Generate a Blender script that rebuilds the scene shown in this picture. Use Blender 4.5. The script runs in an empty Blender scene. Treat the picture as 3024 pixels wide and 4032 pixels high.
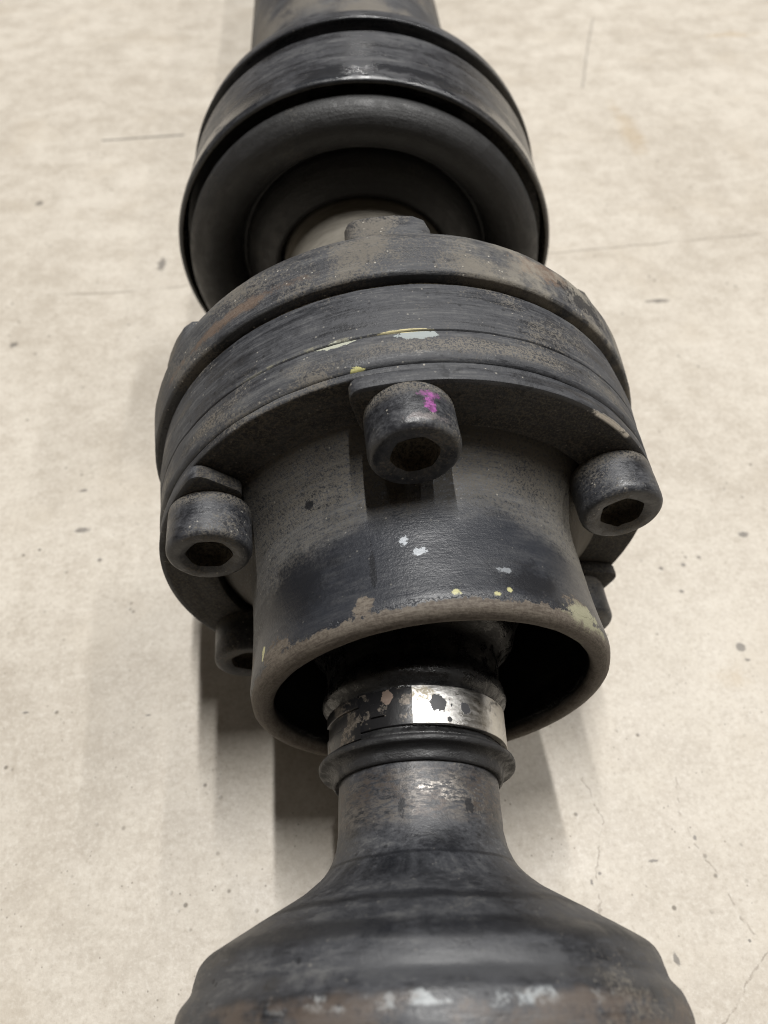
import bpy, bmesh, math, random
from mathutils import Matrix, Vector, noise as mnoise

random.seed(4)
scene = bpy.context.scene
MM = 0.001
H = 0.052                      # height of the joint axis above the floor

# ------------------------------------------------------------------ camera
cam_data = bpy.data.cameras.new('camera')
cam = bpy.data.objects.new('camera', cam_data)
scene.collection.objects.link(cam)
cam.matrix_world = Matrix(((0.99414329, 0.08668235, -0.06453906, -15.0257 * MM),
                           (-0.10806998, 0.79739701, -0.59369932, -98.0012 * MM),
                           (0.0, 0.59719693, 0.80209465, 133.0354 * MM + H),
                           (0, 0, 0, 1)))
cam_data.sensor_fit = 'VERTICAL'
cam_data.sensor_height = 24
cam_data.sensor_width = 18
cam_data.lens = 24 * 3028 / 4032
cam_data.clip_start = 0.01
cam_data.clip_end = 60
cam_data.dof.use_dof = True
cam_data.dof.focus_distance = 0.130
cam_data.dof.aperture_fstop = 14.0
scene.camera = cam

# ------------------------------------------------------------------ light: a workshop ceiling with rows of tubes
world = bpy.data.worlds.new('World')
scene.world = world
world.use_nodes = True
bg = world.node_tree.nodes['Background']
bg.inputs[0].default_value = (1.0, 0.80, 0.58, 1)
bg.inputs[1].default_value = 0.065

CEIL = 3.0
def tube_lamp(kx, ky, length, width, watts, col=(1.0, 0.985, 0.96)):
    l = bpy.data.lights.new('ceiling_tube', 'AREA')
    l.shape = 'RECTANGLE'
    l.size = width
    l.size_y = length
    l.energy = watts
    l.color = col
    o = bpy.data.objects.new('ceiling_tube', l)
    scene.collection.objects.link(o)
    o.location = (kx * CEIL, ky * CEIL, H + CEIL)
    o.rotation_euler = (0, 0, 0)
    return o
tube_lamp(0.038, 0.23, 1.2, 0.055, 122)
tube_lamp(0.46, 0.20, 1.2, 0.055, 36)
tube_lamp(0.80, 0.35, 1.2, 0.055, 20)
tube_lamp(-0.35, 0.30, 1.2, 0.20, 4)
tube_lamp(1.30, 0.10, 2.4, 0.09, 16)

tube_lamp(0.15, 2.20, 1.2, 0.075, 24)
tube_lamp(0.75, 1.35, 0.8, 0.05, 9)

scene.view_settings.view_transform = 'Standard'
scene.view_settings.look = 'None'
scene.view_settings.gamma = 1
scene.view_settings.exposure = 0
scene.render.engine = 'CYCLES'
scene.cycles.max_bounces = 5
scene.cycles.filter_width = 1.0
scene.cycles.diffuse_bounces = 3
scene.cycles.glossy_bounces = 2

# ------------------------------------------------------------------ material helper
class Mat:
    def __init__(self, name, cyl=True):
        self.m = bpy.data.materials.new(name)
        self.m.use_nodes = True
        self.nt = self.m.node_tree
        self.bsdf = self.nt.nodes['Principled BSDF']
        tc = self.n('ShaderNodeTexCoord')
        vm = self.n('ShaderNodeVectorMath'); vm.operation = 'SCALE'
        vm.inputs['Scale'].default_value = 1000
        self.l(tc.outputs['Object'], vm.inputs[0])
        self.obj = vm.outputs[0]                       # millimetres
        sx = self.n('ShaderNodeSeparateXYZ'); self.l(self.obj, sx.inputs[0])
        self.x, self.y, self.z = sx.outputs
        if cyl:
            self.u = self.math('MULTIPLY', self.math('ARCTAN2', self.x, self.z), 50.0)
            self.v = self.y
            self.rad = self.math('SQRT', self.math('ADD', self.math('MULTIPLY', self.x, self.x), self.math('MULTIPLY', self.z, self.z)))
            self.sv = self.vec(self.math('MULTIPLY', self.u, 0.09), self.math('ADD', self.v, self.math('MULTIPLY', self.rad, 0.9)), 0.0)   # stretched round the axis
    def n(self, t): return self.nt.nodes.new(t)
    def l(self, a, b): self.nt.links.new(a, b)
    def put(self, v, s):
        if v is None: return
        if isinstance(v, (int, float)): s.default_value = v
        elif isinstance(v, tuple): s.default_value = (*v, 1) if len(v) == 3 and s.type == 'RGBA' else v
        else: self.l(v, s)
    def math(self, op, a, b=None, c=None, clamp=False):
        nd = self.n('ShaderNodeMath'); nd.operation = op; nd.use_clamp = clamp
        for i, v in enumerate((a, b, c)): self.put(v, nd.inputs[i])
        return nd.outputs[0]
    def vec(self, x, y, z):
        nd = self.n('ShaderNodeCombineXYZ')
        for i, v in enumerate((x, y, z)): self.put(v, nd.inputs[i])
        return nd.outputs[0]
    def noise(self, scale, detail=4, rough=0.6, vec=None, dist=0.0, out=0):
        if not hasattr(self, 'cache'): self.cache = {}
        key = (round(scale, 4), detail, rough, str(vec and vec.node.name), dist)
        if key in self.cache: return self.cache[key]
        r = self._noise(scale, detail, rough, vec, dist, out)
        self.cache[key] = r
        return r
    def _noise(self, scale, detail=4, rough=0.6, vec=None, dist=0.0, out=0):
        nd = self.n('ShaderNodeTexNoise')
        nd.inputs['Scale'].default_value = scale; nd.inputs['Detail'].default_value = detail
        nd.inputs['Roughness'].default_value = rough; nd.inputs['Distortion'].default_value = dist
        self.l(vec if vec is not None else self.obj, nd.inputs['Vector'])
        return nd.outputs[out]
    def voronoi(self, scale, vec=None, feature='F1', out='Distance'):
        nd = self.n('ShaderNodeTexVoronoi'); nd.feature = feature
        nd.inputs['Scale'].default_value = scale
        self.l(vec if vec is not None else self.obj, nd.inputs['Vector'])
        return nd.outputs[out]
    def step(self, v, a, b):                            # 0 below a, 1 above b (also works reversed)
        nd = self.n('ShaderNodeMapRange'); nd.interpolation_type = 'SMOOTHSTEP'
        self.put(v, nd.inputs[0]); 
        if a <= b:
            nd.inputs[1].default_value = a; nd.inputs[2].default_value = b
            nd.inputs[3].default_value = 0; nd.inputs[4].default_value = 1
        else:
            nd.inputs[1].default_value = b; nd.inputs[2].default_value = a
            nd.inputs[3].default_value = 1; nd.inputs[4].default_value = 0
        return nd.outputs[0]
    def mul(self, *a):
        r = a[0]
        for b in a[1:]: r = self.math('MULTIPLY', r, b)
        return r
    def mx(self, *a):
        r = a[0]
        for b in a[1:]: r = self.math('MAXIMUM', r, b)
        return r
    def mix(self, f, a, b):
        nd = self.n('ShaderNodeMix'); nd.data_type = 'RGBA'
        self.put(f, nd.inputs[0]); self.put(a, nd.inputs[6]); self.put(b, nd.inputs[7])
        return nd.outputs[2]
    def mixf(self, f, a, b):
        nd = self.n('ShaderNodeMix'); nd.data_type = 'FLOAT'
        self.put(f, nd.inputs[0]); self.put(a, nd.inputs[2]); self.put(b, nd.inputs[3])
        return nd.outputs[0]
    def blob(self, a, b, a0, b0, ra, rb, k=0.9, scale=0.9, soft=0.12):
        da = self.math('DIVIDE', self.math('SUBTRACT', a, a0), ra)
        db = self.math('DIVIDE', self.math('SUBTRACT', b, b0), rb)
        d = self.math('SQRT', self.math('ADD', self.math('MULTIPLY', da, da), self.math('MULTIPLY', db, db)))
        scale = min((0.06, 0.14, 0.3, 0.6, 1.0), key=lambda q: abs(math.log(q / scale)))
        nz = self.math('MULTIPLY', self.math('SUBTRACT', self.noise(scale, 5, 0.72), 0.5), k * 3.2)
        nz = self.math('ADD', nz, self.math('MULTIPLY', self.math('SUBTRACT', self.noise(1.6, 3, 0.78), 0.5), k * 1.3))
        return self.step(self.math('ADD', d, nz), 1.0, 1.0 - soft)
    def seg(self, p, q, w, k=1.0, scale=0.5):           # line on the floor from p to q, ragged
        dx, dy = q[0] - p[0], q[1] - p[1]; L = math.hypot(dx, dy); dx /= L; dy /= L
        rx = self.math('SUBTRACT', self.x, p[0]); ry = self.math('SUBTRACT', self.y, p[1])
        al = self.math('ADD', self.math('MULTIPLY', rx, dx), self.math('MULTIPLY', ry, dy))
        ac = self.math('ADD', self.math('MULTIPLY', rx, -dy), self.math('MULTIPLY', ry, dx))
        ac = self.math('ABSOLUTE', self.math('ADD', ac, self.math('MULTIPLY', self.math('SUBTRACT', self.noise(scale, 4, 0.6), 0.5), k * 2)))
        return self.mul(self.step(ac, w, w * 0.3), self.step(al, -0.5, 0.5), self.step(al, L + 0.5, L - 0.5))
    def bump(self, height, strength=0.3, dist=0.2, prev=None):
        nd = self.n('ShaderNodeBump'); nd.inputs['Strength'].default_value = strength
        nd.inputs['Distance'].default_value = dist * MM
        self.l(height, nd.inputs['Height'])
        if prev is not None: self.l(prev, nd.inputs['Normal'])
        return nd.outputs[0]
    def done(self, col, rough, metal=0.0, normal=None, spec=0.5, coat=None):
        b = self.bsdf.inputs
        self.put(col, b['Base Color']); self.put(rough, b['Roughness']); self.put(metal, b['Metallic'])
        b['Specular IOR Level'].default_value = spec
        if normal is not None: self.l(normal, b['Normal'])
        if coat is not None: self.put(coat, b['Coat Weight']); b['Coat Roughness'].default_value = 0.25
        return self.m

BLACK = (0.0085, 0.0093, 0.0120)
GREY = (0.041, 0.0430, 0.0490)
LIGHT = (0.090, 0.091, 0.093)
DUST = (0.152, 0.136, 0.112)
DIRT = (0.045, 0.038, 0.029)
RUST = (0.15, 0.10, 0.068)
PRIMER = (0.44, 0.43, 0.25)
CHALK = (0.27, 0.30, 0.30)

def worn(name, grey=0.55, dust=0.35, dark=0.4, speck=0.6, extra=None, rough=(0.42, 0.75), grain=0.35, seedoff=0.0):
    """painted steel: black paint rubbed grey round the axis, with dust, specks and hair scratches"""
    M = Mat(name)
    sv = M.sv
    if seedoff:
        va = M.n('ShaderNodeVectorMath'); va.inputs[1].default_value = (seedoff, seedoff * 1.7, seedoff); M.l(sv, va.inputs[0]); sv = va.outputs[0]
    streak = M.noise(0.50, 4, 0.72, sv)
    fine = M.noise(2.2, 3, 0.72, sv)
    patch = M.noise(0.075, 4, 0.66)
    grit = M.noise(1.6, 3, 0.78)
    g = M.math('ADD', M.math('MULTIPLY', streak, 0.55), M.math('ADD', M.math('MULTIPLY', fine, 0.25), M.math('MULTIPLY', grit, 0.2)))
    gm = M.step(M.math('ADD', g, M.math('MULTIPLY', M.math('SUBTRACT', patch, 0.5), 0.55)), 0.60 - grey * 0.38, 0.80 - grey * 0.38)
    tone = M.math('ADD', M.math('ADD', M.math('MULTIPLY', streak, 0.75), M.math('MULTIPLY', fine, 0.45)), M.math('ADD', M.math('MULTIPLY', grit, 0.30), M.math('MULTIPLY', patch, 0.55)))
    tone = M.math('ADD', tone, (grey - 0.6) * 0.35)
    cr = M.n('ShaderNodeValToRGB'); e = cr.color_ramp.elements
    e[0].position = 0.08; e[0].color = (*BLACK, 1)
    e[1].position = 0.95; e[1].color = (*LIGHT, 1)
    for p, c in ((0.30, (0.021, 0.0223, 0.0260)), (0.58, GREY)):
        q = e.new(p); q.color = (*c, 1)
    M.l(M.math('MULTIPLY', M.math('SUBTRACT', tone, 0.75), 2.0), cr.inputs[0])
    col = cr.outputs[0]
    lm = M.step(M.math('ADD', fine, M.math('MULTIPLY', M.math('SUBTRACT', patch, 0.5), 0.7)), 0.60, 0.80)
    col = M.mix(M.mul(lm, 0.55), col, LIGHT)
    dk = M.step(M.noise(0.16, 4, 0.7), 0.62 - dark * 0.12, 0.70 - dark * 0.12)
    col = M.mix(M.mul(dk, 0.3 + 0.6 * dark), col, BLACK)
    gr2 = M.noise(2.6, 2, 0.8)
    dmask = M.mul(M.step(M.math('ADD', M.math('MULTIPLY', M.noise(0.06, 3, 0.5), 0.6), M.math('ADD', M.math('MULTIPLY', grit, 0.3), M.math('MULTIPLY', gr2, 0.25))), 0.72 - dust * 0.25, 0.82 - dust * 0.25), 0.7)
    col = M.mix(dmask, col, DUST)
    sp = M.step(M.voronoi(0.75), 0.17, 0.10)
    sp = M.mul(sp, M.step(M.noise(0.35, 2, 0.5), 0.50, 0.60), speck)
    col = M.mix(sp, col, (0.33, 0.31, 0.27))
    pit = M.mul(M.step(M.voronoi(0.42), 0.20, 0.10), M.step(M.noise(0.2, 2, 0.5), 0.48, 0.56))
    col = M.mix(M.mul(pit, 0.8), col, BLACK)
    rg = M.mixf(gm, rough[0], rough[1]); rg = M.mixf(dmask, rg, 0.95); rg = M.mixf(M.mul(lm, 0.5), rg, rough[0])
    metal = 0.0
    h = M.math('ADD', M.math('MULTIPLY', grit, 0.9), M.math('MULTIPLY', fine, 0.5))
    if extra: col, rg, metal, h = extra(M, col, rg, metal, h, dict(grit=grit, gr2=gr2, fine=fine, streak=streak, patch=patch))
    nb = M.bump(h, grain, 0.22)
    return M.done(col, rg, metal, nb)

def band(M, v, a, b, soft, wob=0.0, scale=0.4):
    vv = v
    if wob: vv = M.math('ADD', v, M.math('MULTIPLY', M.math('SUBTRACT', M.noise(scale, 5, 0.65), 0.5), wob * 2))
    return M.mul(M.step(vv, a - soft, a + soft), M.step(vv, b + soft, b - soft))

# ------------------------------------------------------------------ floor material
def floor_material():
    M = Mat('concrete', cyl=False)
    big = M.noise(0.016, 3, 0.6); mid = M.noise(0.075, 4, 0.7); blot = M.noise(0.24, 3, 0.7); tro = M.noise(0.09, 3, 0.65, M.vec(M.math('MULTIPLY', M.x, 0.22), M.y, 0.0)); fine = M.noise(0.5, 3, 0.75); sand = M.noise(0.85, 3, 0.75)
    t = M.math('ADD', M.math('ADD', M.math('MULTIPLY', big, 0.24), M.math('MULTIPLY', tro, 0.13)), M.math('ADD', M.math('MULTIPLY', mid, 0.26), M.math('ADD', M.math('MULTIPLY', blot, 0.20), M.math('MULTIPLY', fine, 0.17))))
    col = M.mix(M.step(t, 0.40, 0.60), (0.395, 0.352, 0.294), (0.520, 0.478, 0.414))
    col = M.mix(M.mul(M.step(sand, 0.50, 0.66), 0.32), col, (0.60, 0.57, 0.51))
    col = M.mix(M.mul(M.step(sand, 0.46, 0.32), 0.34), col, (0.28, 0.24, 0.19))
    warm = M.step(M.noise(0.03, 4, 0.6), 0.52, 0.70)
    col = M.mix(M.mul(warm, 0.28), col, (0.42, 0.365, 0.29))
    # small pits, sparse and clustered
    vp = M.voronoi(0.20); pm = M.mul(M.step(vp, 0.14, 0.05), M.step(M.noise(0.05, 3, 0.6), 0.50, 0.60))
    vp2 = M.voronoi(0.55); pm2 = M.mul(M.step(vp2, 0.16, 0.06), M.step(M.noise(0.11, 3, 0.6), 0.50, 0.60), 0.75)
    pits = M.mx(pm, pm2)
    col = M.mix(M.mul(pits, 0.75), col, (0.10, 0.085, 0.065))
    # hairline cracks
    def line(pts, w, k, s):
        r = None
        for a, b in zip(pts, pts[1:]):
            q = M.seg(a, b, w, k, s); r = q if r is None else M.mx(r, q)
        return r
    br = M.step(M.noise(0.35, 3, 0.6), 0.40, 0.56)
    crack = M.mx(line([(60.7, -47.1), (58.8, -54.6), (59.3, -60.9), (63.4, -70.0), (64.2, -76.8), (66.7, -81.9)], 0.34, 1.0, 0.4),
                 line([(67.6, -84.4), (61.6, -88.9), (58.0, -92.6), (52.0, -97.0)], 0.30, 1.0, 0.4),
                 line([(38, -44), (40.5, -54.4), (36, -66), (34, -76), (41, -90)], 0.30, 1.6, 0.3))
    col = M.mix(M.mul(crack, br, 0.5), col, (0.15, 0.12, 0.09))
    joint = M.mx(line([(-190, 157.5), (-133.9, 156.1), (-107.8, 154.4), (-83.5, 153.4), (-60, 155.5), (20, 158), (150, 163), (240, 166)], 0.9, 1.4, 0.12))
    col = M.mix(M.mul(joint, M.step(M.noise(0.06, 3, 0.6), 0.40, 0.55), 0.5), col, (0.22, 0.19, 0.155))
    scr = line([(-108, 269), (-91, 269.4), (-70, 270)], 1.1, 0.8, 0.15)
    vl = line([(157.2, 377.4), (142.9, 336.7), (129.3, 295.5)], 0.9, 1.4, 0.1)
    col = M.mix(M.mx(M.mul(scr, 0.8), M.mul(vl, 0.4)), col, (0.10, 0.09, 0.08))
    # dark flecks and stains
    dots = [(-89.0, 41.9, 2.6, 1.2), (-83.1, 30.7, 0.9, .8), (-90.8, 57.0, 1.6, .7), (-123.8, 127.4, 1.8, 1.6), (103.9, 19.5, 1.9, 1.2), (82.7, 11.1, .8, .8), (88, 13.1, .7, .6),
            (79.3, 2.5, .9, .8), (76.1, 10.5, .8, .7), (89.1, -15.6, 1.6, 1.7), (89.4, -19.4, .9, .6), (60.3, -60.8, .5, .6), (36.7, -65.8, .5, .5), (64.7, -82, .4, .4),
            (-65.8, -17.8, .8, .3), (-96.4, -13.8, 1.0, .4), (-74.1, 169.9, 2.0, 5), (-128.9, 218.3, 2, 2), (113.1, 126.5, 5, 1.5), (48.1, -83.7, .7, 1.5), (34.5, -67.4, .4, .9), (49.4, -64.5, 1.2, .4)]
    dm = None
    for a, b, ra, rb in dots:
        q = M.blob(M.x, M.y, a, b, ra, rb, 0.55, 0.5 / max(0.35, min(ra, rb)), 0.5); dm = q if dm is None else M.mx(dm, q)
    col = M.mix(M.mul(dm, 0.65), col, (0.055, 0.050, 0.048))
    st = M.mx(M.blob(M.x, M.y, 140, 250, 7, 26, 0.8, 0.06, 0.9), M.mul(M.blob(M.x, M.y, 228, 348, 22, 5, 0.9, 0.08, 0.9), 1.0), M.mul(M.blob(M.x, M.y, 84, -24, 6, 5, 0.9, 0.15, 1.0), 0.7))
    col = M.mix(M.mul(st, 0.38), col, (0.37, 0.27, 0.15))
    h = M.math('SUBTRACT', M.math('ADD', M.math('MULTIPLY', sand, 0.5), M.math('MULTIPLY', fine, 0.7)), pits)
    nb = M.bump(M.math('ADD', h, M.math('MULTIPLY', mid, 1.5)), 0.28, 0.25)
    rg = M.mixf(M.step(mid, 0.35, 0.65), 0.42, 0.62)
    return M.done(col, rg, 0.0, nb, spec=0.4)

# ------------------------------------------------------------------ mesh helpers
def link(name, me, mat, parent=None, loc=None, smooth=True, sharp=38):
    me.materials.append(mat)
    if smooth:
        for p in me.polygons: p.use_smooth = True
        me.set_sharp_from_angle(angle=math.radians(sharp))
    o = bpy.data.objects.new(name, me)
    scene.collection.objects.link(o)
    if parent is not None: o.parent = parent
    if loc is not None: o.matrix_local = loc
    return o

def rounded(pts, sub=0.8):
    """profile of (s, r, fillet) corners in mm -> dense polyline"""
    P = [Vector((p[0], p[1])) for p in pts]; F = [p[2] if len(p) > 2 else 0 for p in pts]
    out = [P[0]]
    for i in range(1, len(P) - 1):
        a, b, c = P[i - 1], P[i], P[i + 1]
        f = F[i]
        if f <= 0: out.append(b); continue
        d1 = (a - b); d2 = (c - b); f = min(f, d1.length * .49, d2.length * .49)
        p = b + d1.normalized() * f; q = b + d2.normalized() * f
        for k in range(5):
            t = k / 4; out.append(p * (1 - t) ** 2 + b * 2 * t * (1 - t) + q * t * t)
    out.append(P[-1])
    dense = [out[0]]
    for a, b in zip(out, out[1:]):
        L = (b - a).length
        if L < 1e-5: continue
        n = max(1, min(14, int(L / (sub * 2.2))))
        for k in range(1, n + 1): dense.append(a.lerp(b, k / n))
    return dense

def lathe_mesh(name, pts, segs=200, rough=0.06, seed=0, arc=None, wob=0.0):
    """turn a profile round local Y (mm in, metres out); arc=(a0,a1) degrees from local +Z towards +X"""
    prof = rounded(pts)
    me = bpy.data.meshes.new(name); verts = []; faces = []
    full = arc is None
    a0, a1 = (-180, 180) if full else arc
    n = segs if full else segs + 1
    for s, r in prof:
        for j in range(n):
            a = math.radians(a0 + (a1 - a0) * j / segs)
            x, z = math.sin(a), math.cos(a)
            q = Vector((x * r * .12, s * .35 + seed * 7.3, z * r * .12))
            dr = rough * (mnoise.noise(q * 1.7) + .5 * mnoise.noise(q * 6.1)) if rough else 0
            if wob: dr += wob * mnoise.noise(Vector((x * 1.3, seed + s * .02, z * 1.3)))
            rr = max(r + dr, 0.01) if r > 0.02 else r
            verts.append((x * rr * MM, s * MM, z * rr * MM))
    m = len(prof)
    for i in range(m - 1):
        for j in range(segs):
            j2 = (j + 1) % n if full else j + 1
            faces.append((i * n + j, i * n + j2, (i + 1) * n + j2, (i + 1) * n + j))
    me.from_pydata(verts, [], faces)
    bm = bmesh.new(); bm.from_mesh(me)
    bmesh.ops.remove_doubles(bm, verts=bm.verts, dist=2e-6)
    bmesh.ops.recalc_face_normals(bm, faces=bm.faces)
    bm.to_mesh(me); bm.free()
    return me

def lathe(name, pts, mat, parent, loc=None, **k):
    return link(name, lathe_mesh(name, pts, **k), mat, parent, loc)

def slab_mesh(name, outline, s0, s1, bevel=0.4, curve=None):
    """outline of (x, z) in mm, from s0 to s1 along local Y, edges bevelled"""
    bm = bmesh.new()
    vs = [bm.verts.new((x * MM, s0 * MM, z * MM)) for x, z in outline]
    f = bm.faces.new(vs)
    r = bmesh.ops.extrude_face_region(bm, geom=[f])
    nv = [e for e in r['geom'] if isinstance(e, bmesh.types.BMVert)]
    for v in nv: v.co.y = s1 * MM
    bmesh.ops.recalc_face_normals(bm, faces=bm.faces)
    big = [e for e in bm.edges if len(e.link_faces) == 2 and any(len(ff.verts) > 4 for ff in e.link_faces)]
    if bevel: bmesh.ops.bevel(bm, geom=big, offset=bevel * MM, segments=2, affect='EDGES', profile=0.5)
    me = bpy.data.meshes.new(name); bm.to_mesh(me); bm.free()
    return me

def polar(a, r): return (math.sin(math.radians(a)) * r, math.cos(math.radians(a)) * r)

# ================================================================== the setting
fm = floor_material()
bm = bmesh.new()
bmesh.ops.create_grid(bm, x_segments=8, y_segments=8, size=3.0)
me = bpy.data.meshes.new('floor'); bm.to_mesh(me); bm.free()
floor = link('floor', me, fm, smooth=False)
floor['kind'] = 'structure'
floor['label'] = 'pale beige concrete workshop floor with pits, hairline cracks and dark flecks'

# ================================================================== the drive shaft
root = bpy.data.objects.new('drive_shaft', None)
scene.collection.objects.link(root)
root.empty_display_size = 0.05
root['label'] = 'worn black steel drive shaft with bolted constant velocity joint lying on concrete floor'
root['category'] = 'drive shaft'

FA = Matrix.Translation((0, 0, H))                                         # joint frame
FB = FA @ Matrix.Rotation(-math.atan(0.083), 4, 'Z')                       # near shaft, bent in the joint
def far_frame(a, b):
    yv = Vector((math.tan(math.radians(a)), 1, math.tan(math.radians(b)))).normalized()
    zv = (Vector((0, 0, 1)) - yv * yv.z).normalized(); xv = yv.cross(zv)
    return FA @ Matrix.Translation((-.2 * MM, 87.5 * MM, .2 * MM)) @ Matrix((xv, yv, zv)).transposed().to_4x4()
FT = far_frame(2.4, 1.0)                                                   # far tube
FF = far_frame(5.2, 2.6)                                                   # far coupling, flexed a little on the tube

# ------------------------------------------------------------------ materials of the shaft
def ex_race(M, col, rg, metal, h, T):
    # scraped ring with primer and bare flakes
    s1 = M.mul(M.blob(M.u, M.v, -15, -.6, 17, 0.55, 0.55, 0.55, .25), M.step(M.u, 2, 0), M.step(M.noise(.3, 5, .72), .50, .60), M.step(M.u, -3, -6))
    s2 = M.blob(M.u, M.v, .8, -1.9, 3.6, 1.0, 0.5, 0.5, .12)
    s3 = M.blob(M.u, M.v, -9.6, -8.0, 1.3, 1.0, .5, .9, .15)
    s4 = M.blob(M.u, M.v, -12.5, -1.2, 3.2, .7, .6, .8, .2)
    col = M.mix(M.mul(s1, .75), col, (0.21, 0.20, 0.145)); col = M.mix(s4, col, (0.36, 0.37, 0.30)); col = M.mix(s2, col, CHALK); col = M.mix(s3, col, (0.50, 0.48, 0.20))
    ed = M.mul(M.blob(M.u, M.v, -1.2, -0.8, 4.6, .45, .4, .6, .2), 1.0); col = M.mix(ed, col, (0.48, 0.43, 0.24))
    db = M.mul(band(M, M.v, -5.8, -2.8, .8, 1.4, .25), M.step(M.noise(0.05, 3, .5), .40, .58), M.step(T['gr2'], .42, .56)); col = M.mix(M.mul(db, .75), col, DUST)
    ln = M.mul(band(M, M.v, -1.1, -.7, .12, .25, .15), M.step(M.noise(.05, 2, .5), .42, .5)); col = M.mix(M.mul(ln, .9), col, BLACK)
    return col, rg, metal, h
m_race = worn('race_paint', .62, .40, .25, .5, ex_race, grain=.4)

def ex_plate(M, col, rg, metal, h, T):
    d = M.step(M.math('ADD', M.math('MULTIPLY', T['grit'], .5), M.math('MULTIPLY', T['gr2'], .5)), .44, .58); face = M.step(M.rad, 49.6, 48.8)
    col = M.mix(M.mul(face, M.mixf(d, .55, .9), .8), col, M.mix(d, (0.018, 0.016, 0.013), (0.085, 0.072, 0.053))); rg = M.mixf(face, rg, .9)
    nk = M.mul(M.blob(M.u, M.v, 37, -11.95, 6.5, .4, .6, .6, .4), M.step(M.rad, 48.9, 49.5)); col = M.mix(nk, col, (0.55, 0.53, 0.50)); metal = nk; rg = M.mixf(nk, rg, .3)
    return col, rg, metal, h
m_plate = worn('plate_paint', .62, .35, .6, .8, ex_plate, grain=.55)
m_plate2 = m_plate

def ex_comp(M, col, rg, metal, h, T):
    b = M.blob(M.u, M.v, 27, 19, 8, 3.2, .9, .22, .5); col = M.mix(M.mul(b, .75), col, RUST)
    b2 = M.mul(M.step(M.u, 4, 28), M.step(M.noise(.12, 5, .7), .40, .62)); col = M.mix(M.mul(b2, .8), col, (0.235, 0.215, 0.18))
    b3 = M.mul(M.blob(M.u, M.v, -33, 15.5, 20, 1.6, .9, .2, .6), .6); col = M.mix(b3, col, RUST)
    b4 = M.blob(M.u, M.v, 38, 17, 7, 3.0, 1.0, .3, .3); col = M.mix(M.mul(b4, .85), col, BLACK)
    rg = M.mixf(b2, rg, .95)
    return col, rg, metal, h
m_comp = worn('flange_paint', .62, .62, .30, 1.0, ex_comp, grain=.6, seedoff=5)

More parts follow.
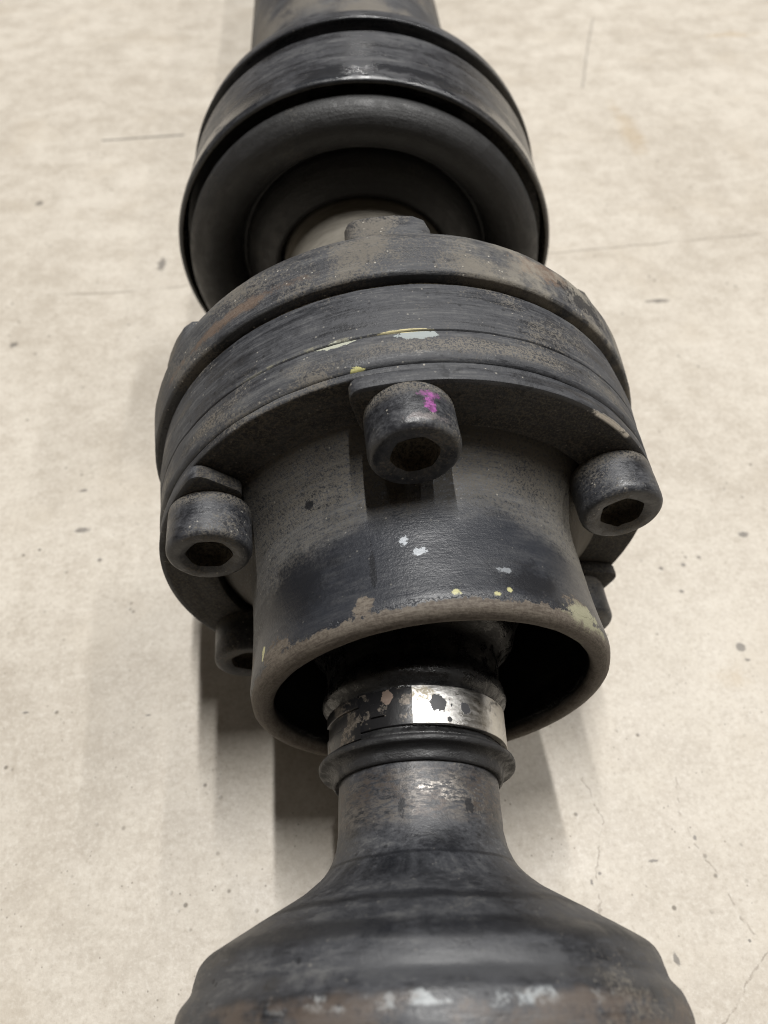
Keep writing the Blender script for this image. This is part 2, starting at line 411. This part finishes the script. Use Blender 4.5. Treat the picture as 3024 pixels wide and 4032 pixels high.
def ex_cup(M, col, rg, metal, h, T):
    # dust lying in the neck of the pressing
    nk = M.mul(band(M, M.v, -18.2, -6, 2.0, 2.0, .22), M.step(M.math('ADD', M.math('MULTIPLY', T['grit'], .5), M.math('MULTIPLY', T['gr2'], .5)), .42, .56)); nk = M.mul(nk, M.mixf(M.step(M.u, 2, 45), .55, 1.0))
    col = M.mix(M.mul(nk, .80), col, M.mix(T['patch'], (0.10, 0.085, 0.065), DUST)); rg = M.mixf(nk, rg, .95)
    side = M.mul(M.step(M.u, 26, 58), M.step(T['grit'], .30, .60)); col = M.mix(M.mul(side, .8), col, (0.20, 0.185, 0.155)); rg = M.mixf(side, rg, .95)
    bow = M.math('MULTIPLY', M.math('MULTIPLY', M.u, M.u), 0.0030)
    vl = M.math('ADD', M.math('ADD', M.v, bow), M.math('MULTIPLY', M.math('SUBTRACT', M.noise(.14, 4, .7), .5), 9.0))
    low = M.step(vl, -20.5, -26.5)
    upd = M.mul(M.math('SUBTRACT', 1.0, low), M.step(M.math('ADD', M.math('MULTIPLY', T['grit'], .5), M.math('MULTIPLY', T['gr2'], .5)), .38, .58))
    col = M.mix(M.mul(upd, .62), col, (0.092, 0.084, 0.070)); rg = M.mixf(upd, rg, .9)
    col = M.mix(M.mul(low, M.mixf(T['streak'], .95, .45)), col, (0.017, 0.0195, 0.026)); rg = M.mixf(low, rg, .40)
    # paint still black
    bk = M.mx(M.mul(M.blob(M.u, M.v, -40, -31, 25, 8.5, .45, .10, .7), M.mixf(T['fine'], .7, 1.15)), M.blob(M.u, M.v, 24, -37, 14, 4.8, .6, .25, .7), M.blob(M.u, M.v, -15.2, -33, .9, 4.2, .8, .5, .4), M.blob(M.u, M.v, -31, -16.6, 1.6, .9, .7, .7, .3))
    bk = M.math('MINIMUM', bk, 1.0); col = M.mix(M.mul(bk, .92), col, BLACK); rg = M.mixf(bk, rg, .40)
    # paint flaked off at the rim, brown steel below it
    w = M.math('ADD', M.v, M.math('MULTIPLY', M.math('SUBTRACT', M.noise(.55, 4, .75), .5), 3.4))
    big = M.mx(M.blob(M.u, M.v, -18.5, -39.9, 2.8, 1.8, .8, .6, .15), M.blob(M.u, M.v, -47, -40, 6.5, 2.0, .9, .7, .15), M.blob(M.u, M.v, 41, -39.8, 7, 2.2, .8, .6, .15), M.blob(M.u, M.v, -70, -36, 5, 3, .9, .7, .15))
    fl = M.mx(M.step(w, -41.0, -41.3), big)
    fc = M.mix(M.step(M.math('ADD', M.math('MULTIPLY', T['grit'], .5), M.math('MULTIPLY', T['fine'], .5)), .38, .62), (0.072, 0.057, 0.045), (0.140, 0.120, 0.097))
    fc = M.mix(M.mul(M.blob(M.u, M.v, 44, -40.4, 12, 2.6, .6, .4, .5), .75), fc, (0.30, 0.295, 0.20))
    col = M.mix(fl, col, fc); rg = M.mixf(fl, rg, .72)
    yl = M.mx(M.blob(M.u, M.v, 3.6, -39.9, 1.2, .7, .7, 1.0, .4), M.blob(M.u, M.v, 16.7, -39.4, .8, .55, .7, 1.0, .4), M.blob(M.u, M.v, 13.5, -40.3, 1.0, .45, .7, 1.0, .4), M.blob(M.u, M.v, -54, -38, .9, 1.5, .6, .9, .15))
    col = M.mix(M.mul(yl, .85), col, (0.46, 0.44, 0.22))
    wh = M.mx(M.blob(M.u, M.v, -3.5, -31.7, 1.9, .7, .8, .9, .2), M.blob(M.u, M.v, -7, -29.2, 1.2, .9, .9, .9, .2), M.mul(M.blob(M.u, M.v, 17, -35.6, 2.4, .6, .8, .9, .3), .5))
    col = M.mix(M.mul(wh, .8), col, (0.42, 0.45, 0.48))
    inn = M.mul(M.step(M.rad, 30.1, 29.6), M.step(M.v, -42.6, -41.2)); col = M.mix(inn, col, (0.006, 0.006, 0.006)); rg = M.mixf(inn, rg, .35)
    h = M.math('SUBTRACT', h, M.mul(M.step(w, -40.6, -40.9), 1.0))
    return col, rg, metal, h
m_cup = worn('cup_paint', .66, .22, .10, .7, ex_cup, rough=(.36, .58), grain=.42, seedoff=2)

def ex_bolt(pink):
    def f(M, col, rg, metal, h, T):
        lo = M.step(M.y, -3.2, -.6); dm = M.mul(lo, M.step(T['gr2'], .42, .54)); col = M.mix(M.mul(dm, .75), col, DUST); rg = M.mixf(dm, rg, .95)
        if pink:
            p = M.mx(M.blob(M.x, M.y, 2.6, -4.2, 1.0, 2.2, .9, .7, .3), M.mul(M.blob(M.x, M.y, 2.6, -2.6, 2.2, .9, .9, .7, .6), .6))
            p = M.mul(p, M.step(M.z, 0, 2), M.mixf(M.step(T['fine'], .35, .6), .35, 1.0)); col = M.mix(M.mul(p, .8), col, (0.36, 0.085, 0.32))
            b = M.mul(M.blob(M.x, M.y, 1.6, -7.3, 3.4, .8, .8, .6, .4), M.step(M.z, 0, 2)); col = M.mix(M.mul(b, .7), col, (0.17, 0.15, 0.15)); rg = M.mixf(b, rg, .35)
        return col, rg, metal, h
    return f
m_bolt = worn('bolt_black', .50, .42, .5, .7, ex_bolt(False), rough=(.34, .60), grain=.36, seedoff=9)
m_bolt_pink = worn('bolt_black_marked', .50, .36, .5, .7, ex_bolt(True), rough=(.32, .56), grain=.34, seedoff=11)
def ex_socket(M, col, rg, metal, h, T):
    d = M.step(T['grit'], .35, .6); return M.mix(d, (0.014, 0.012, 0.010), (0.075, 0.062, 0.043)), .9, 0.0, h
m_socket = worn('socket_dirt', .1, .1, .6, .2, ex_socket)

def ex_dust(M, col, rg, metal, h, T):
    g = M.step(T['streak'], .35, .65); return M.mix(g, (0.125, 0.114, 0.094), (0.19, 0.175, 0.147)), .85, 0.0, h
m_tan = worn('dusty_steel', .5, .5, .1, .3, ex_dust, grain=.2)
def ex_gasket(M, col, rg, metal, h, T):
    d = M.step(T['grit'], .40, .62); return M.mix(d, (0.012, 0.010, 0.008), (0.075, 0.062, 0.043)), .95, 0.0, h
m_gasket = worn('gritty_groove', .1, .3, .6, .2, ex_gasket, grain=.9)

def rubber(name, wet=0.5, dusty=0.2, base=(0.012, 0.012, 0.0125)):
    M = Mat(name)
    a = M.noise(.6, 4, .72, M.sv); g = M.noise(1.5, 3, .78); p = M.noise(.09, 4, .6)
    col = M.mix(M.mul(M.step(a, .5, .75), .6), base, (0.040, 0.041, 0.043))
    dm = M.mul(M.step(M.math('ADD', M.math('MULTIPLY', p, .6), M.math('MULTIPLY', g, .5)), .70 - .25 * dusty, .85 - .25 * dusty), dusty * 1.6)
    col = M.mix(M.math('MINIMUM', dm, .8), col, (0.12, 0.11, 0.09))
    rg = M.mixf(M.step(M.noise(.3, 4, .7), .40, .60), .62, .62 - .42 * wet); rg = M.mixf(M.math('MINIMUM', dm, 1), rg, .9)
    nb = M.bump(M.math('ADD', g, a), .5, .25)
    return M.done(col, rg, 0.0, nb)
m_rubber = rubber('rubber_greasy', 1.0, .05)
m_rubber_dry = rubber('rubber_lip', .5, .3, (0.015, 0.015, 0.016))
m_rubber_far = rubber('rubber_boot_far', .35, .30, (0.019, 0.019, 0.0195))

def clamp_material():
    M = Mat('clamp_steel')
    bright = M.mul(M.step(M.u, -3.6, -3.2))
    a = M.noise(1.2, 3, .7, M.sv); g = M.noise(1.6, 3, .75); p = M.noise(.26, 4, .7)
    steel = M.mix(M.step(M.math('ADD', M.math('MULTIPLY', g, .5), M.math('MULTIPLY', a, .5)), .36, .64), (0.34, 0.33, 0.31), (0.58, 0.57, 0.555))
    spots = M.mx(M.blob(M.u, M.v, 9.8, -49.9, 4.0, 1.35, .55, .6, .12), M.blob(M.u, M.v, 25.3, -50.2, 3.0, .95, .6, .7, .12), M.blob(M.u, M.v, 15.5, -52.5, 1.3, .5, .6, .8, .15), M.blob(M.u, M.v, 17, -50.1, .6, .3, .4, .8, .2))
    brown = M.mul(M.blob(M.u, M.v, 1, -48.3, 7, 1.3, 1.0, .6, .3), M.step(g, .40, .55))
    tan = M.mul(M.step(M.u, 36, 46), M.step(p, .36, .52))
    colb = M.mix(M.mul(brown, .8), steel, (0.25, 0.21, 0.13)); colb = M.mix(M.mul(tan, .8), colb, (0.42, 0.38, 0.31)); colb = M.mix(spots, colb, (0.03, 0.03, 0.033))
    mb = M.math('SUBTRACT', 1.0, M.mx(spots, M.mul(brown, .8), M.mul(tan, .8)))
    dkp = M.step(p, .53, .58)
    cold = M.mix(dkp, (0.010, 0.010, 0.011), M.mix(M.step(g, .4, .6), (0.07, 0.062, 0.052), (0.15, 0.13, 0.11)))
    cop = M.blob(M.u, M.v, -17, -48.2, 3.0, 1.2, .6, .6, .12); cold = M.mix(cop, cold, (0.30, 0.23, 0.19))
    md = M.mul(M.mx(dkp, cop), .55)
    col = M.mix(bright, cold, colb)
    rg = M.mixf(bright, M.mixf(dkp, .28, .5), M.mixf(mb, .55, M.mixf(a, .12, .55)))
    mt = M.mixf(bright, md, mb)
    nb = M.bump(M.math('ADD', g, M.mul(spots, 1.0)), .22, .15)
    return M.done(col, rg, mt, nb)
m_clamp = clamp_material()

def ex_tube(M, col, rg, metal, h, T):
    # bare rubbed neck
    br = M.mul(band(M, M.v, -66.8, -59.4, 1.2, 2.0, .2), M.step(T['fine'], .38, .62)); 
    bro = M.mix(M.step(M.noise(.22, 4, .6), .42, .6), (0.075, 0.060, 0.050), (0.125, 0.112, 0.10))
    col = M.mix(M.mul(br, .75), col, bro)
    sh = M.mul(M.mx(M.blob(M.u, M.v, 16, -63.3, 9, 2.6, 1.0, .35, .5), M.blob(M.u, M.v, 4, -62.3, 12, 1.4, 1.0, .4, .6)), M.step(T['grit'], .36, .58))
    sh = M.mul(sh, M.step(T['fine'], .40, .60)); col = M.mix(M.mul(sh, .6), col, (0.34, 0.315, 0.285)); metal = M.mul(M.mx(sh, M.mul(br, .4)), .75); rg = M.mixf(br, rg, .45); rg = M.mixf(sh, rg, .30)
    bk = M.mx(M.blob(M.u, M.v, -13, -65.2, 2.6, 1.5, .8, .5, .2), M.blob(M.u, M.v, 27, -65, 3, 1.2, .8, .5, .3), M.mul(band(M, M.v, -72.3, -71.8, .15, .35, .12), .9),
              M.mul(band(M, M.v, -80.0, -78.9, .4, .9, .14), .95), M.mul(band(M, M.v, -85.4, -82.8, .7, 1.3, .14), M.step(T['fine'], .28, .48), .95))
    col = M.mix(M.mul(bk, .9), col, BLACK); metal = M.mul(metal, M.math('SUBTRACT', 1.0, bk))
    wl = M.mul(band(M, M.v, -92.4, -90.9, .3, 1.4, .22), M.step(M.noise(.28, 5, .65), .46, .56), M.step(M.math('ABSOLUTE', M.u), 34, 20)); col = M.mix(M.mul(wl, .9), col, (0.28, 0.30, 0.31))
    lt = M.blob(M.u, M.v, 4, -88.2, 24, 2.4, .5, .14, .5); col = M.mix(M.mul(lt, .75), col, (0.060, 0.062, 0.067)); rg = M.mixf(lt, rg, .5)
    rs = M.mul(band(M, M.v, -97, -91.2, .8, 1.6, .2), M.step(M.noise(.16, 5, .65), .40, .58)); col = M.mix(M.mul(rs, .7), col, (0.105, 0.082, 0.066))
    return col, rg, metal, h
m_tube = worn('tube_paint', .52, .22, .10, .25, ex_tube, rough=(.40, .62), grain=.32, seedoff=3)

def ex_far(M, col, rg, metal, h, T):
    d = M.mul(band(M, M.v, .4, 8, .8, 2.0, .1), M.step(M.noise(.10, 4, .6), .40, .52)); col = M.mix(M.mul(d, .7), col, (0.016, 0.018, 0.022)); rg = M.mixf(d, rg, .14)
    gl = M.blob(M.u, M.v, -1, 4.2, 6, 2.6, .8, .6, .5); rg = M.mixf(gl, rg, .10)
    dim = M.mul(M.step(M.rad, 50.8, 50.2), M.step(M.v, 8, 3)); col = M.mix(M.mul(dim, .8), col, (0.075, 0.064, 0.046))
    t = M.mul(M.step(M.u, 18, 50), M.step(T['grit'], .3, .6)); col = M.mix(M.mul(t, .5), col, (0.18, 0.165, 0.14))
    return col, rg, metal, h
m_far = worn('coupling_paint', .58, .15, .2, .35, ex_far, rough=(.26, .5), grain=.25, seedoff=7)
m_fartube = worn('far_tube_paint', .75, .75, .2, .35, None, rough=(.3, .55), grain=.25, seedoff=13)
m_gap = rubber('rubber_gap', .1, .15, (0.007, 0.007, 0.007))

# ------------------------------------------------------------------ far coupling (frame FF; s = 0 at its near edge)
lathe('tube', [(34, 0.1), (34, 36, .5), (60, 36.0), (160, 36), (420, 36, .5), (420, .1)], m_fartube, root, FT, segs=160, rough=.1, seed=1)
ring_r = lathe('rear_ring', [(40, 35), (38, 44, 2), (37, 50.3, 1.2), (31.3, 51.0, .7), (31.3, 42), (34, 38)], m_far, root, FF, seed=2, rough=.05)
lathe('rubber_gap', [(31.5, 41), (31.3, 43.5), (25, 43.5), (24.5, 41)], m_gap, root, FF, seed=3)
lathe('front_ring', [(25.5, 42), (25.5, 50.4, .6), (6, 51.2), (1.2, 51.7, .6), (0, 51.2, .4), (0.1, 50.3, .2), (6.5, 49.8, .3), (7, 43)], m_far, root, FF, seed=4, rough=.06)
boot_f = lathe('rubber_boot', [(6.8, 43), (4.0, 45.2, 1), (0.5, 47.9, 1.5), (-2.8, 48.3, 2.2), (-5.8, 45.8, 2.2), (-6.8, 43.0, 2), (-6.0, 39.8, 2), (-3.6, 37.0, 2), (0, 35.2, 1.5), (3.0, 34.4, .5), (3.4, 33.4, .5), (1.5, 32.8, 1), (-1.4, 30.2, 1.5), (-3.2, 27.2, 1), (-4.1, 24.9, .6), (-3.6, 23.8, .4), (2, 22)],
               m_rubber_far, root, FF, seed=5, rough=.08)

# ------------------------------------------------------------------ bolted joint (frame FA)
lathe('stub_shaft', [(92, .1), (92, 22.9), (40, 22.6), (28, 22.4, 1), (20, 26), (20, .1)], m_tan, root, FA, seed=6, rough=.08)
comp = lathe('companion_flange', [(22, .1), (24.2, 20), (24.6, 49, 1), (24.8, 51.6, 1.4), (21, 53.1, 1.0), (12.4, 52.4, .4), (12.0, 51.8, .2), (12.0, 48), (12.0, .1)], m_comp, root, FA, seed=7, rough=.10)
lug_out = [(-9.5, 27), (-7.6, 40), (-7.3, 49.2), (-6.6, 50.7), (-5.2, 51.4), (-2, 51.7), (2, 51.7), (5.6, 51.2), (7.6, 50.2), (8.8, 48), (9.4, 40), (10.5, 27)]
lug_me = slab_mesh('lug', lug_out, 22, 30.5, .7)
for i in range(6):
    ang = -1.5 + 60 * i
    o = link('lug', lug_me if i == 0 else lug_me.copy(), m_comp, comp, Matrix.Rotation(math.radians(ang), 4, 'Y'))
lathe('gasket', [(12.3, 30), (12.3, 50.0, .1), (10.6, 49.9, .1), (10.6, 30)], m_gasket, root, FA, seed=8, rough=.25)
race = lathe('joint_race', [(11.2, 30), (11.2, 50.5, .3), (5, 50.9), (-.6, 50.5, .1), (-.9, 50.1, .1), (-1.1, 50.45, .1), (-6.9, 50.3), (-7.6, 49.8, .4), (-7.9, 48), (-7.9, 30)], m_race, root, FA, seed=9, rough=.09)
# the pressed cup that carries the boot
cup = lathe('joint_cup', [(-7.6, 40.5), (-8.3, 40.4, .3), (-9.6, 39.2, .8), (-12.0, 36.6, 2), (-15.0, 33.9, 2.5), (-18.5, 32.4, 2.5), (-23, 32.2, 1), (-28, 32.2), (-37, 32.6), (-40.3, 33.0, 1), (-42.6, 32.4, 1.1), (-43.4, 30.6, .9), (-42.9, 29.0, .9), (-41, 28.7, .8), (-36, 29.6, 1), (-14, 29.6, 2), (-9, 28, 1), (-8.2, 10)],
            m_cup, root, FA, seed=10, rough=.10, segs=240)
# flat rim of the cup between the backing plates
lathe('cup_flange', [(-7.7, 39), (-7.7, 49.7, .3), (-9.0, 49.5, .4), (-9.1, 47), (-9.1, 39.2, .3), (-8.0, 38.5)], m_plate2, root, FA, seed=11, rough=.08)

def plate_outline(a0, a1, r0=39.6, r1=50.1, cut=2.6):
    pts = []
    n = 40
    da1 = math.degrees(cut / r1); da0 = math.degrees(cut * .8 / r0)
    for k in range(n + 1): pts.append(polar(a0 + da1 + (a1 - a0 - 2 * da1) * k / n, r1))
    for k in (0.25, .5, .75, 1.0): pts.append(polar(a1 - da1 * (1 - math.sin(k * math.pi / 2)), r1 - cut * (1 - math.cos(k * math.pi / 2))))
    for k in (0, .25, .5, .75): pts.append(polar(a1 - da0 * (1 - math.cos(k * math.pi / 2)), r0 + cut * .8 * (1 - math.sin(k * math.pi / 2))))
    for k in range(n + 1): pts.append(polar(a1 - da0 - (a1 - a0 - 2 * da0) * k / n, r0))
    for k in (.25, .5, .75, 1.0): pts.append(polar(a0 + da0 * (1 - math.sin(k * math.pi / 2)), r0 + cut * .8 * (1 - math.cos(k * math.pi / 2))))
    for k in (0, .25, .5, .75): pts.append(polar(a0 + da1 * (1 - math.cos(k * math.pi / 2)), r1 - cut * (1 - math.sin(k * math.pi / 2))))
    return pts
for a0, a1 in ((-13.5, 70.5), (106.5, 190.5), (226.5, 310.5)):
    link('backing_plate', slab_mesh('backing_plate', plate_outline(a0, a1), -9.15, -12.0, .45), m_plate, root, FA)

# socket head bolts: head along local -Y from its seat at the plate
def hexr(a, af=3.7):
    a = (a + math.pi / 6) % (math.pi / 3) - math.pi / 6
    return .55 * af / math.cos(a) + .45 * af * 1.06
def bolt_meshes(seed, hexrot):
    N = 72
    me = bpy.data.meshes.new('bolt')
    prof = [(0.4, 2), (0.4, 7.1), (0, 7.35), (-.4, 7.45), (-2, 7.5), (-4.5, 7.5), (-7.4, 7.5), (-8.1, 7.42), (-8.55, 7.2), (-8.88, 6.85), (-9.0, 6.45), (-9.03, 5.4), (-8.95, 4.9)]
    v = []; f = []
    for s, r in prof:
        for j in range(N):
            a = 2 * math.pi * j / N; x, z = math.sin(a), math.cos(a)
            dr = .06 * mnoise.noise(Vector((x * 2.2, s * .4 + seed, z * 2.2)))
            v.append((x * (r + dr) * MM, (s + .04 * mnoise.noise(Vector((x * 3, seed, z * 3)))) * MM, z * (r + dr) * MM))
    for i in range(len(prof) - 1):
        for j in range(N): f.append((i * N + j, i * N + (j + 1) % N, (i + 1) * N + (j + 1) % N, (i + 1) * N + j))
    base = (len(prof) - 1) * N; k0 = len(v)
    for j in range(N):
        a = 2 * math.pi * j / N; r = hexr(a + hexrot); v.append((math.sin(a) * r * MM, -8.5 * MM, math.cos(a) * r * MM))
    for j in range(N): f.append((base + j, base + (j + 1) % N, k0 + (j + 1) % N, k0 + j))
    me.from_pydata(v, [], f)
    so = bpy.data.meshes.new('hex_socket'); v = []; f = []
    for s, sc in ((-8.5, 1.0), (-7.2, .97), (-6.3, .90), (-5.6, .55)):
        for j in range(N):
            a = 2 * math.pi * j / N; r = hexr(a + hexrot) * sc
            v.append((math.sin(a) * r * MM, (s + .35 * mnoise.noise(Vector((math.sin(a) * 2, s + math.cos(a) * 2, seed)))) * MM, math.cos(a) * r * MM))
    for i in range(3):
        for j in range(N): f.append((i * N + j, i * N + (j + 1) % N, (i + 1) * N + (j + 1) % N, (i + 1) * N + j))
    v.append((0, -5.4 * MM, 0)); c = len(v) - 1
    for j in range(N): f.append((3 * N + j, 3 * N + (j + 1) % N, c))
    so.from_pydata(v, [], f)
    for m_ in (me, so):
        b = bmesh.new(); b.from_mesh(m_); bmesh.ops.recalc_face_normals(b, faces=b.faces); b.to_mesh(m_); b.free()
    bb = bmesh.new(); bb.from_mesh(so); bmesh.ops.reverse_faces(bb, faces=bb.faces); bb.to_mesh(so); bb.free()
    return me, so
for i in range(6):
    ang = -1.5 + 60 * i
    x, z = polar(ang + (-.8 if i == 0 else .4 if i == 1 else 0), 42.6)
    me, so = bolt_meshes(i * 3.7, random.uniform(0, 1))
    loc = FA @ Matrix.Translation((x * MM, -12.0 * MM, z * MM)) @ Matrix.Rotation(math.radians(0 if i == 0 else ang + 35), 4, 'Y')
    b = link('bolt', me, m_bolt_pink if i == 0 else m_bolt, root, loc)
    if i == 0: b['label'] = 'socket head bolt with a smear of pink paint'
    link('hex_socket', so, m_socket, b)

# ------------------------------------------------------------------ near shaft (frame FB; s negative towards the camera)
boot = lathe('boot', [(-10, 27), (-14, 28.5, 2), (-20, 27, 3), (-25, 22.5, 2), (-29, 20.3, 1.5), (-33, 19.2, 1.0), (-35.5, 16.2, 1.5), (-41.0, 15.6, 1.5), (-42.8, 16.5, 1.2), (-44.8, 16.6, 1.0), (-46.0, 15.3, .6), (-46.4, 14.9, .3), (-53.6, 14.8, .4), (-54.4, 15.6, .8), (-55.2, 15.2, .4), (-55.6, 13.0)],
             m_rubber, root, FB, seed=12, rough=.16, wob=.12)
lip = lathe('boot_lip', [(-54.4, 13.2), (-54.6, 15.2, .3), (-55.0, 16.5, .3), (-55.5, 16.95, .3), (-56.2, 16.8, .3), (-56.4, 15.6, .5), (-56.9, 14.8, .4), (-58.2, 14.5, .3), (-58.5, 14.1, .2), (-58.2, 13.2)], m_rubber_dry, boot, None, seed=13, rough=.14, wob=.45)
clamp = lathe('hose_clamp', [(-46.9, 14.7), (-46.9, 15.35, .15), (-53.2, 15.3, .15), (-53.2, 14.6)], m_clamp, root, FB, seed=14, rough=.05, segs=220)
lathe('band_end', [(-46.8, 15.4), (-46.8, 15.85, .15), (-53.3, 15.8, .15), (-53.3, 15.3)], m_clamp, clamp, None, seed=15, rough=.05, arc=(-4.0, 118), segs=110)
lathe('clamp_tab', [(-47.1, 15.3), (-47.1, 15.75, .1), (-49.0, 15.7, .1), (-49.0, 15.3)], m_clamp, clamp, None, seed=16, rough=.05, arc=(-80, -39), segs=30)
lathe('clamp_tab', [(-51.6, 15.3), (-51.6, 15.8, .1), (-54.4, 15.7, .1), (-54.4, 14.9)], m_clamp, clamp, None, seed=17, rough=.05, arc=(-76, -37), segs=30)
lathe('clamp_tooth', [(-49.2, 15.3), (-49.2, 15.7, .1), (-51.4, 15.7, .1), (-51.4, 15.3)], m_clamp, clamp, None, seed=19, rough=.05, arc=(-30, -21), segs=10)
lathe('tube', [(-44, .1), (-44, 13.0), (-57, 13.5), (-68, 13.6, 1.5), (-72, 14.9, 2.5), (-75.5, 18.6, 3), (-80, 26.3, 3), (-84.4, 33.3, 1.4), (-87.0, 34.0, .6), (-88.4, 34.2, .5), (-90.2, 35.7, .9), (-93, 36.3, 1.5), (-96, 36.0, 1), (-130, 36.0), (-190, 36), (-330, 36, 1), (-330, .1)], m_tube, root, FB, seed=18, rough=.12, segs=240)
